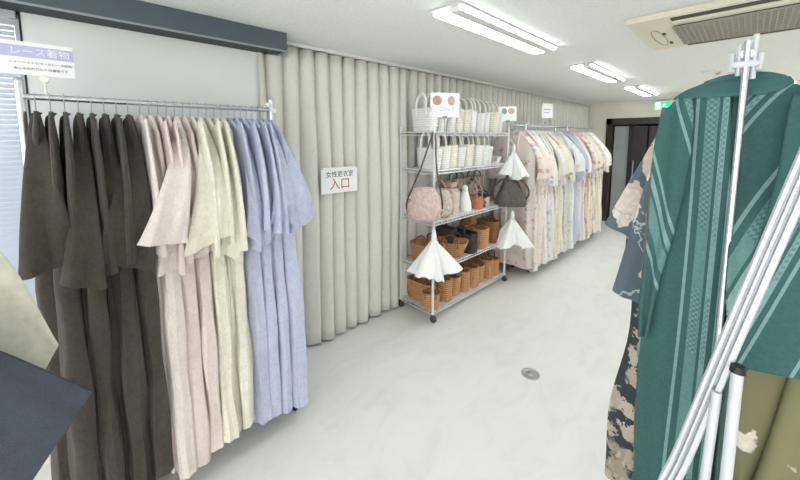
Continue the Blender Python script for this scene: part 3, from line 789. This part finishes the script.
# folded white purse lying at the end of the second shelf
t = thing('clutch_purse', 'small flat white purse lying at the right end of the second shelf down', 'purse', (-2.08, 3.47, SZ[3]))
basket_body(.13, .055, .07, .8, 2).build('body', M['handle_white'], t); MB().box(-.12, .12, -.058, -.05, .03, .072, .004).build('flap', M['fur_beige'], t)

# bottom and lower shelves: brown wicker
gb = 'brown basket bags on the bottom shelf'
w0 = basket('wicker_basket', 'tmp', 'basket', .16, .07, .185, .09, .07, M['brown_basket'], M['handle_brown'], .92, gb, rows=8)
w1 = basket('wicker_basket', 'tmp', 'basket', .17, .062, .21, .07, .06, M['brown_basket'], M['handle_brown'], .97, gb, rows=10)
place = [(0, 2.41), (1, 2.56), (0, 2.72), (1, 2.875), (1, 3.02), (0, 3.17), (1, 3.32), (0, 3.47)]
ub = set()
for i, (k, y) in enumerate(place):
    src = (w0, w1)[k]; loc = (-2.10+rnd.uniform(-.015, .015), y, SZ[0]); lab = 'brown basket bag on the bottom shelf, '+ORD[i]+' from the window end'
    if k not in ub: ub.add(k); src.location = loc; src['label'] = lab; src.rotation_euler.z = .05
    else: copy_tree(src, loc, rnd.uniform(-.12, .12), lab)
# a brown pouch tipped against the first one
t = basket('round_basket', 'round brown basket with loop handles at the front corner of the bottom shelf', 'basket', .085, .075, .15, .06, .05, M['brown_basket'], M['handle_brown'], .8, None, rows=7)
t.location = (-1.99, 2.345, SZ[0]); t.rotation_euler.z = .6
w0.location.x = -2.17
# fourth row
t = basket('wicker_basket', 'wide brown wicker basket with two dark handles behind the white gauze pouch', 'basket', .18, .10, .17, .09, .08, M['brown_basket'], M['handle_brown'], .84, None, rows=8); t.location = (-2.12, 2.43, SZ[1])
t = basket('boat_basket', 'small flared brown basket in the middle of the brown basket shelf', 'basket', .17, .12, .15, .08, .08, M['brown_basket'], M['handle_brown'], .62, None, rows=7); t.location = (-2.05, 2.72, SZ[1]); t.rotation_euler.z = .5
t = basket('cloth_bag', 'black cloth bag between the flared basket and the square basket', 'bag', .15, .075, .20, .07, .06, M['bag_black'], M['strap_dark'], 1.0, None, rows=2); t.location = (-2.06, 2.95, SZ[1])
t = basket('cloth_bag', 'dark grey bag with a drooping handle behind the flared basket', 'bag', .12, .06, .24, .09, .05, M['bag_grey'], M['strap_dark'], .9, None, rows=2); t.location = (-2.20, 2.83, SZ[1])
t = basket('square_basket', 'tall square brown basket at the right of the brown basket shelf', 'basket', .13, .085, .21, .03, .05, M['brown_basket'], M['handle_brown'], .92, None, rows=10); t.location = (-2.04, 3.17, SZ[1])
t = basket('square_basket', 'smaller orange-brown basket standing behind the tall square one', 'basket', .09, .06, .30, .06, .05, M['brown_basket'], M['handle_brown'], .92, None, rows=12); t.location = (-2.235, 3.30, SZ[1])
t = basket('square_basket', 'dark brown basket at the right end of the brown basket shelf', 'basket', .13, .07, .24, .05, .05, M['dark_basket'], M['handle_brown'], .95, None, rows=9); t.location = (-2.06, 3.42, SZ[1])
# middle row
def blob(rx, ry, rz, seed, rough=.03, nu=40, nv=26, pear=0., sq=.8):
    R = random.Random(seed); rings = []
    for i in range(nv+1):
        v = PI*i/nv; z = -cos(v)*rz
        k = max(.004, sin(v))**sq*(1-pear*(z/rz))
        rings.append([(rx*k*cos(2*PI*j/nu)*(1+R.uniform(-rough, rough)), ry*k*sin(2*PI*j/nu)*(1+R.uniform(-rough, rough)), z*(1+R.uniform(-rough, rough)*.4)) for j in range(nu)])
    return MB().loft(rings)
t = thing('fur_bag', 'pinkish fluffy bag hanging by a long dark strap at the left of the shelf', 'bag', (-1.925, 2.17, 1.125), math.radians(40))
blob(.145, .075, .145, 3, .08, pear=.2, sq=.42).build('pouch', M['fur_pink'], t)
MB().tube(bezier([(.135, -.01, -.09), (.15, 0, .02), (.10, .03, .30), (.085, .08, .58), (.07, .09, .61), (.055, .08, .58), (-.04, .03, .30), (-.15, 0, .03), (-.15, -.01, -.06)], 6), .008, 6).build('strap', M['strap_dark'], t)
t = thing('fur_bag', 'beige fluffy bag standing on the middle shelf beside the hanging fluffy bag', 'bag', (-2.04, 2.52, SZ[2]))
o = blob(.13, .08, .135, 4, .06, pear=.12, sq=.42); o.v = [(x, y, z+.137) for x, y, z in o.v]; o.build('pouch', M['fur_beige'], t)
MB().tube(bezier([(-.08, 0, .2), (-.06, 0, .30), (0, 0, .35), (.06, 0, .30), (.08, 0, .2)], 6), .008, 6).build('handle', M['strap_tan'], t)
t = thing('lidded_bag', 'tall beige drawstring bag with a dark top standing on the middle shelf', 'bag', (-2.05, 2.70, SZ[2]))
basket_body(.085, .07, .22, .9, 3).build('body', M['fur_beige'], t); MB().loft([[(x*q, y*q, z) for x, y in rrect(.085, .07)] for q, z in ((.96, .222), (.6, .26), (.75, .31), (.5, .315))]).build('gathered_top', M['fur_pink'], t)
MB().tube([(cos(a)*.055, sin(a)*.045, .262) for a in [k*PI/8 for k in range(17)]], .006, 6).build('drawstring', M['strap_dark'], t)
t = thing('pointed_pouch', 'tall white pointed pouch standing on the middle shelf', 'pouch', (-2.02, 2.90, SZ[2]))
MB().loft([[(x*q, y*q, z) for x, y in rrect(.07, .06, 24, .8)] for q, z in ((.9, 0), (1, .02), (.92, .08), (.62, .16), (.4, .21), (.42, .25), (.2, .265))]).build('body', M['pouch_white'], t)
MB().tube([(cos(a)*.03, sin(a)*.026, .212) for a in [k*PI/8 for k in range(17)]], .004, 6).build('drawstring', M['fur_beige'], t)
t = basket('leather_bag', 'small orange-brown leather bag with a tall pale handle on the middle shelf', 'bag', .085, .055, .13, .15, .06, M['bag_cocoa'], M['strap_tan'], .95, None, rows=1); t.location = (-2.02, 3.08, SZ[2])
t = basket('clasp_purse', 'small grey purse with a black flap beside the orange-brown leather bag', 'purse', .075, .05, .12, .05, .04, M['bag_tapestry'], M['hook_black'], .95, None, rows=1); t.location = (-2.02, 3.23, SZ[2])
MB().box(-.08, .08, -.056, .056, .105, .135, .01).build('flap', M['hook_black'], t)
for y, lab in ((3.02, 'large beige tapestry bag with dark branches standing behind the white pointed pouch'), (3.36, 'second beige tapestry bag with dark branches near the right post of the middle shelf')):
    t = basket('tapestry_bag', lab, 'bag', .14, .05, .30, .08, .07, M['bag_tapestry'], M['strap_dark'], .95, None, rows=1); t.location = (-2.22, y, SZ[2]); t.rotation_euler.z = PI/2

# gathered white cloths and a bag hung on the shelf posts
def gathered(name, label, loc, r, h, seed, lobes=9, cut=.3, ry=None, to=(-.065, 0, .05)):
    R = random.Random(seed); t = thing(name, label, 'pouch', loc); R.uniform(0, 3); ry = ry or r
    rings = []; n = 72; ph = [R.uniform(0, 6) for _ in range(3)]
    prof = [(.05, 0), (.09, -.06), (.12, -.14), (.10, -.22), (.22, -.32), (.45, -.5), (.72, -.72), (.95, -.92), (1.0, -.97), (.93, -1.0), (.7, -.985), (.3, -.95), (.02, -.94)]
    for q, z in prof:
        ring = []
        for k in range(n):
            a = 2*PI*k/n
            w = 1+cut*.45*(q**.8)*sin(lobes*a+ph[0])+cut*.35*q*sin(3*a+ph[1])+.12*q*sin(2*a+ph[2])+.06*q*q*sin(17*a)
            ring.append((r*q*w*cos(a), ry*q*w*sin(a), h*(z+(.07*q*sin(3*a+ph[2])+.035*q*sin(lobes*a+ph[1])+.022*q*sin(17*a+ph[0]) if q > .3 else 0))))
        rings.append(ring)
    MB().loft(rings).build('gathered_cloth', M['pouch_white'], t)
    MB().tube([(cos(a)*r*.115, sin(a)*ry*.115, -.22*h) for a in [k*PI/8 for k in range(17)]], .005, 6).build('drawstring', M['handle_white'], t)
    MB().tube(bezier([(0, 0, -.03), (to[0]*.3, to[1]*.3, to[2]*.5), (to[0]*.8, to[1]*.8, to[2]*1.1), to, (to[0]*1.15, to[1]*1.15, to[2]*.8)], 5), .0035, 6).build('loop', M['handle_white'], t)
    return t
gathered('gauze_pouch', 'large white ruffled gauze pouch hanging at the front left corner of the shelf', (-1.86, 2.22, .90), .185, .38, 5, 6, .62, to=(-.065, .07, .035))
gathered('gauze_pouch', 'small white gathered pouch hanging highest on the right shelf post', (-1.86, 3.60, 1.62), .155, .36, 6, 5, .45)
gathered('gauze_pouch', 'wide white gathered pouch hanging lowest on the right shelf post', (-1.84, 3.58, .86), .21, .38, 8, 7, .4)
t = thing('hanging_bag', 'dark grey soft bag hanging between two white pouches on the right shelf post', 'bag', (-1.86, 3.56, .92), math.radians(45))
MB().loft([[(x*q, y*q2, z) for x, y in rrect(.17, .085, 32, .7)] for q, q2, z in ((.85, .9, 0), (1.0, 1.0, .015), (1.0, 1, .07), (.88, .92, .13), (.66, .75, .20), (.42, .55, .26), (.34, .45, .285), (.3, .4, .28), (.5, .6, .15))]).build('body', M['bag_grey'], t)
MB().box(-.172, .172, -.088, .088, .0, .055, .025).build('base_band', M['strap_dark'], t)
for s in (-1, 1): MB().tube(bezier([(s*.03, 0, .30), (s*.10, 0, .30), (s*.185, 0, .22), (s*.205, 0, .13), (s*.16, 0, .05)], 6), .012, 8).build('side_strap', M['strap_dark'], t)
for s in (-1, 1): MB().tube(bezier([(-.12, s*.05, .12), (-.08, s*.04, .25), (-.02, s*.015, .37), (.02, s*.015, .37), (.08, s*.04, .25), (.12, s*.05, .12)], 6), .009, 8).build('handle', M['strap_dark'], t)

def photo_card(loc, rz, w, h, label, mats, bar=True, tilt=0.):
    t = thing('picture_card', label, 'sign', loc, rz); t.rotation_euler = (tilt, 0, rz)
    MB().box(-.002, .002, -w/2, w/2, 0, h, .0008).build('card', M['card'], t)
    for s, mm, q in mats:
        MB().loft([[(x, s*w+cos(k*PI/10)*q*w*.16, h*.68+sin(k*PI/10)*h*.2) for k in range(20)] for x in (.0018, .0026)]).build('photograph', mm, t)
    if bar: text('かごバッグ', .036, (.0024, 0, h*.32), ROTX, M['blue_ink'], t)
    MB().box(-.012, .014, -.02, .02, -.012, .012, .002).tube([(-.004, 0, 0), (-.004, 0, -.13)], .003, 6).build('clip', M['trim_grey'], t)
    return t
photo_card((-1.925, 2.43, 1.875), -.55, .27, .215, 'white picture card with blue lettering clipped before the top shelf baskets', [(-.27, M['photo_tan'], 1.0), (.22, M['photo_pink'], .8)])
photo_card((-1.925, 3.56, 1.875), -.4, .25, .165, 'pale picture card with a pinkish photograph at the right end of the top shelf', [(-.18, M['trim_grey'], .9), (.20, M['photo_pink'], 1.1)], False, .05)

# ------------------------------------------------------------------ near right rack with the striped kimono
t = thing('garment_rack', 'chrome and white garment rack holding the striped teal kimono beside the camera', 'garment rack', (0, 0, 0))
PX = -.022
MB().tube([(PX, 1.19, 0.02), (PX, 1.19, 1.93)], .0072, 14).build('post', M['chrome'], t)
MB().tube([(PX-.013, 1.20, 1.85), (PX-.013, 1.20, 1.925)], .0055, 10).tube([(PX+.013, 1.20, 1.84), (PX+.013, 1.20, 1.945)], .0055, 10).box(PX-.024, PX+.022, 1.18, 1.215, 1.868, 1.882, .003).tube([(PX-.027, 1.20, 1.905), (PX-.024, 1.20, 1.86)], .006, 8).tube([(PX+.024, 1.20, 1.90), (PX+.022, 1.20, 1.86)], .006, 8).build('clamp', M['white_metal'], t)
MB().tube([(PX, 1.19, 1.90), (PX, 2.6, 1.90)], .0125, 12).build('rail', M['chrome'], t)
MB().tube([(PX, 2.6, .02), (PX, 2.6, 1.94)], .014, 12).build('post', M['chrome'], t)
MB().tube([(PX-.35, 2.6, .02), (PX+.35, 2.6, .02)], .016, 12).build('foot_bar', M['chrome'], t)
# slanting grooved leg: a flat profile with two grooves, straightening towards the floor
def slab(pts, prof):
    rings = []
    for i, p in enumerate(pts):
        p = Vector(p); tg = (Vector(pts[min(i+1, len(pts)-1)])-Vector(pts[max(i-1, 0)])).normalized()
        sx = tg.cross(Vector((0, -1, 0))).normalized()
        rings.append([tuple(p+sx*a+Vector((0, -1, 0))*b) for a, b in prof])
    return MB().loft(rings)
legp = bezier([(-.135, 1.0, 0.012), (-.128, 1.0, .5), (-.098, 1.0, .80), (-.066, 1.0, .95), (.001, 1.0, 1.30), (.072, 1.0, 1.66), (.128, 1.0, 1.93)], 6)
prof = [(a*.80+.006, b) for a, b in [(-.020, -.008), (-.020, .006), (-.017, .009), (-.010, .009), (-.008, -.003), (-.0045, -.003), (-.0025, .008), (.003, .008), (.005, -.003), (.0085, -.003), (.0105, .009), (.021, .009), (.024, .006), (.024, -.008)]]
slab(legp, prof).build('slanting_leg', M['white_metal'], t)
leg2 = MB().tube([(.016, .985, .012), (.016, .985, 1.205)], .0105, 14).build('upright_leg', M['white_metal'], t)
MB().tube([(.016, .985, 1.203), (.016, .985, 1.218)], [.0135, .0115], 14).build('end_cap', M['black'], leg2)
MB().tube([(-.02, .984, .012), (-.02, .99, .80), (-.012, .99, 1.14)], .009, 12).build('upright_leg', M['white_metal'], t)
MB().tube([(-.30, 1.0, .012), (.42, 1.0, .012)], .012, 12).build('foot_bar', M['white_metal'], t)

YG = 1.25
def cloth_patch(rows_, n, yfun, uvfun, thick=.004):
    """rows_: list of (z, xl, xr) world-scaled edges; a wavy sheet with uv in metres"""
    V, Fq, UV = [], [], []
    m_ = 36
    for i in range(m_+1):
        t = i/m_; a = lerp3(rows_, t)
        for j in range(n+1):
            s = j/n; x = a[1]+(a[2]-a[1])*s; z = a[0]+(a[3]*s if len(a) > 3 else 0)
            V.append((x, yfun(x, z, s, t), z)); UV.append(uvfun(x, z, s, t))
    for i in range(m_):
        for j in range(n):
            a = i*(n+1)+j; Fq.append((a, a+n+1, a+n+2, a+1))
    return V, Fq, UV
def lerp3(rows_, t):
    x = t*(len(rows_)-1); i = min(int(x), len(rows_)-2); f = x-i
    return [p*(1-f)+q*f for p, q in zip(rows_[i], rows_[i+1])]
def patch(name, rows_, n, yfun, uvfun, material, parent):
    V, Fq, UV = cloth_patch(rows_, n, yfun, uvfun)
    o = link_mesh(name, V, Fq, material, parent, True, UV)
    md = o.modifiers.new('thick', 'SOLIDIFY'); md.thickness = .004; md.offset = 0
    return o
g = thing('striped_kimono', 'teal kimono with pale woven stripes hanging face-on beside the camera', 'kimono', (PX, YG, 1.90-DZN))
Z0 = 1.90-DZN
def rw(rows_): return [(z-Z0, xl-PX, xr-PX, (d[0] if d else 0.)) for z, xl, xr, *d in rows_]
# back panel across the shoulders
patch('back_panel', rw([(1.845, -.075, .02), (1.825, -.115, .075), (1.79, -.155, .13), (1.73, -.18, .185), (1.5, -.185, .2), (1.25, -.19, .17), (1.1, -.19, .02), (.9, -.19, .0), (.35, -.19, -.0)]), 24,
      lambda x, z, s, t: .035+.006*sin(x*40+2*z), lambda x, z, s, t: (x+.06, z), M['teal'], g)
# front panel left of the centre opening: stripes run straight down
patch('front_panel', rw([(1.828, -.105, -.048), (1.80, -.145, -.044), (1.74, -.178, -.040), (1.60, -.182, -.032), (1.45, -.185, -.022), (1.2, -.202, -.012), (.9, -.198, -.004), (.6, -.186, -.002), (.36, -.19, -.0)]), 34,
      lambda x, z, s, t: -.012+.008*sin(x*55+1.5*z)*min(1, t*2.5)+.010*(1-s)**3*0-.004*sin(9*z)*t, lambda x, z, s, t: (x*1.0+.012*sin(4*z)*t*(1-s)+.131, z), M['teal'], g)
# front panel right of the opening: its stripes lean
patch('front_panel', rw([(1.828, -.030, .055), (1.80, -.028, .12), (1.74, -.022, .182), (1.60, -.014, .2), (1.45, -.02, .2), (1.3, -.016, .2), (1.22, -.008, .18), (1.14, .0, .09), (1.08, .002, .03), (.9, .004, .022), (.36, 0., .02)]), 34,
      lambda x, z, s, t: -.010+.010*sin(x*46+2.2*z+1)*min(1, t*2.5)-.062*min(1., max(0., (-z-.26)/.16))*(1-s)**1.5, lambda x, z, s, t: (x*.80-(z+.35)*.42*max(0., 1-t*.6)+.03, z), M['teal'], g)
# collar: plain band round the neck and down the front edges
cl = MB()
cl.tube(bezier([(-.075, .0, -.004), (-.04, .006, .008), (.0, .010, .012), (.035, .006, .008), (.065, .0, -.004)], 6), .006, 10, .012)
cl.build('collar', M['teal_plain'], g)
patch('yoke', rw([(1.853, -.075, .03), (1.842, -.105, .055), (1.828, -.135, .062), (1.815, -.153, .045), (1.804, -.163, .015)]), 26,
      lambda x, z, s, t: -.022+.03*(1-t)**2+.004*(2*s-1)**2, lambda x, z, s, t: (x, z), M['teal_plain'], g)
# sleeves, drooping from the shoulders
def teal_sleeve(side, rows_, y0, lean):
    return patch('sleeve', rw(rows_), 26, lambda x, z, s, t: y0+.010*sin(s*7+3*z)*(.3+t)-.02*sin(PI*s)*t, lambda x, z, s, t: (x*1.1+z*lean+.2, z), M['teal'], g)
teal_sleeve(-1, [(1.806, -.150, -.120), (1.76, -.185, -.114), (1.66, -.196, -.112), (1.54, -.194, -.12), (1.42, -.192, -.135), (1.33, -.196, -.15), (1.2, -.20, -.165), (1.1, -.196, -.175)], -.035, .30)
teal_sleeve(1, [(1.80, .06, .15), (1.75, .055, .20), (1.62, .05, .26), (1.48, .035, .31), (1.34, .02, .35), (1.22, .0, .37), (1.13, .0, .34, .03), (1.115, .01, .30, .05)], -.045, -.30)
h = hang0.copy(); col.objects.link(h); h.location = (PX, YG, 1.90-DZN); h['label'] = 'wire hanger inside the striped teal kimono beside the camera'; h['group'] = 'hangers on the near right rack'

def right_robe(name, label, material, y, seed, left, right, L=1.6, sh=.19, hwb=(.2, .21, .22, .24), extra={}):
    R = random.Random(seed)
    t = make_robe(name, label, 'kimono', R, material, dict(L=L, th=.016, amp=.008, hw=hwb, shoulder=sh),
                  [dict(side=-1, **left), dict(side=1, **right)])
    t.location = (PX, y, Z0)
    h = hang0.copy(); col.objects.link(h); h.location = (PX, y, Z0); h['group'] = 'hangers on the near right rack'
    h['label'] = 'wire hanger inside the ' + label.split(' kimono')[0] + ' kimono'
    return t
ol = right_robe('floral_kimono', 'olive kimono with pale round blossoms at the lower right', M['olive'], 1.335, 44,
           dict(hem=(.15, 0, -.60), hw=.05, phi=0, th=.012, bow=.01, hw0=.05), dict(hem=(.165, -.035, -1.22), hw=.10, th=.014, bow=.22, slant=.9), hwb=(.135, .155, .175, .18), sh=.115)
tk = ol.children[2]; tk.data.materials[0] = M['taupe']; tk['label'] = 'taupe lined sleeve turned inside out'
right_robe('floral_kimono', 'blue-grey kimono with cream blossoms on its sleeve behind the striped teal one', M['bluegrey'], 1.415, 41,
           dict(hem=(.235, 0, -.72), hw=.065, phi=.15, th=.016, hw0=.045, lin=True, straight=True), dict(hem=(.30, 0, -.6), hw=.10), sh=.15, hwb=(.17, .17, .18, .2))
right_robe('floral_kimono', 'second blue-grey blossom kimono whose sleeve reaches furthest into the aisle', M['bluegrey'], 1.495, 42,
           dict(hem=(.305, 0, -.50), hw=.055, phi=.1, th=.016, hw0=.045, lin=True, straight=True), dict(hem=(.30, 0, -.6), hw=.10), sh=.165, hwb=(.18, .18, .18, .2))
right_robe('floral_kimono', 'dark kimono densely covered in beige blossoms hanging below the blue-grey sleeves', M['nightfloral'], 1.58, 43,
           dict(hem=(.24, 0, -.60), hw=.06, phi=0, th=.014, bow=.0), dict(hem=(.30, 0, -.6), hw=.10), hwb=(.18, .25, .29, .325), sh=.165)

# ------------------------------------------------------------------ light, camera, colour
w = bpy.data.worlds.new('world'); sc.world = w; w.use_nodes = True
w.node_tree.nodes['Background'].inputs[0].default_value = (.93, .96, 1, 1)
w.node_tree.nodes['Background'].inputs[1].default_value = 1.6

cam = bpy.data.cameras.new('camera'); co = bpy.data.objects.new('camera', cam); col.objects.link(co)
cam.sensor_width = 36; cam.lens = 340/800*36; cam.shift_y = -68/800; cam.clip_start = .05
co.location = (0, 0, 1.7); co.rotation_euler = (PI/2-math.atan(.103), 0, math.radians(45.8))
sc.camera = co
vs = sc.view_settings
vs.view_transform = 'Standard'; vs.look = 'None'; vs.gamma = 1; vs.exposure = 1.29
try: vs.use_curve_mapping = False
except Exception: pass
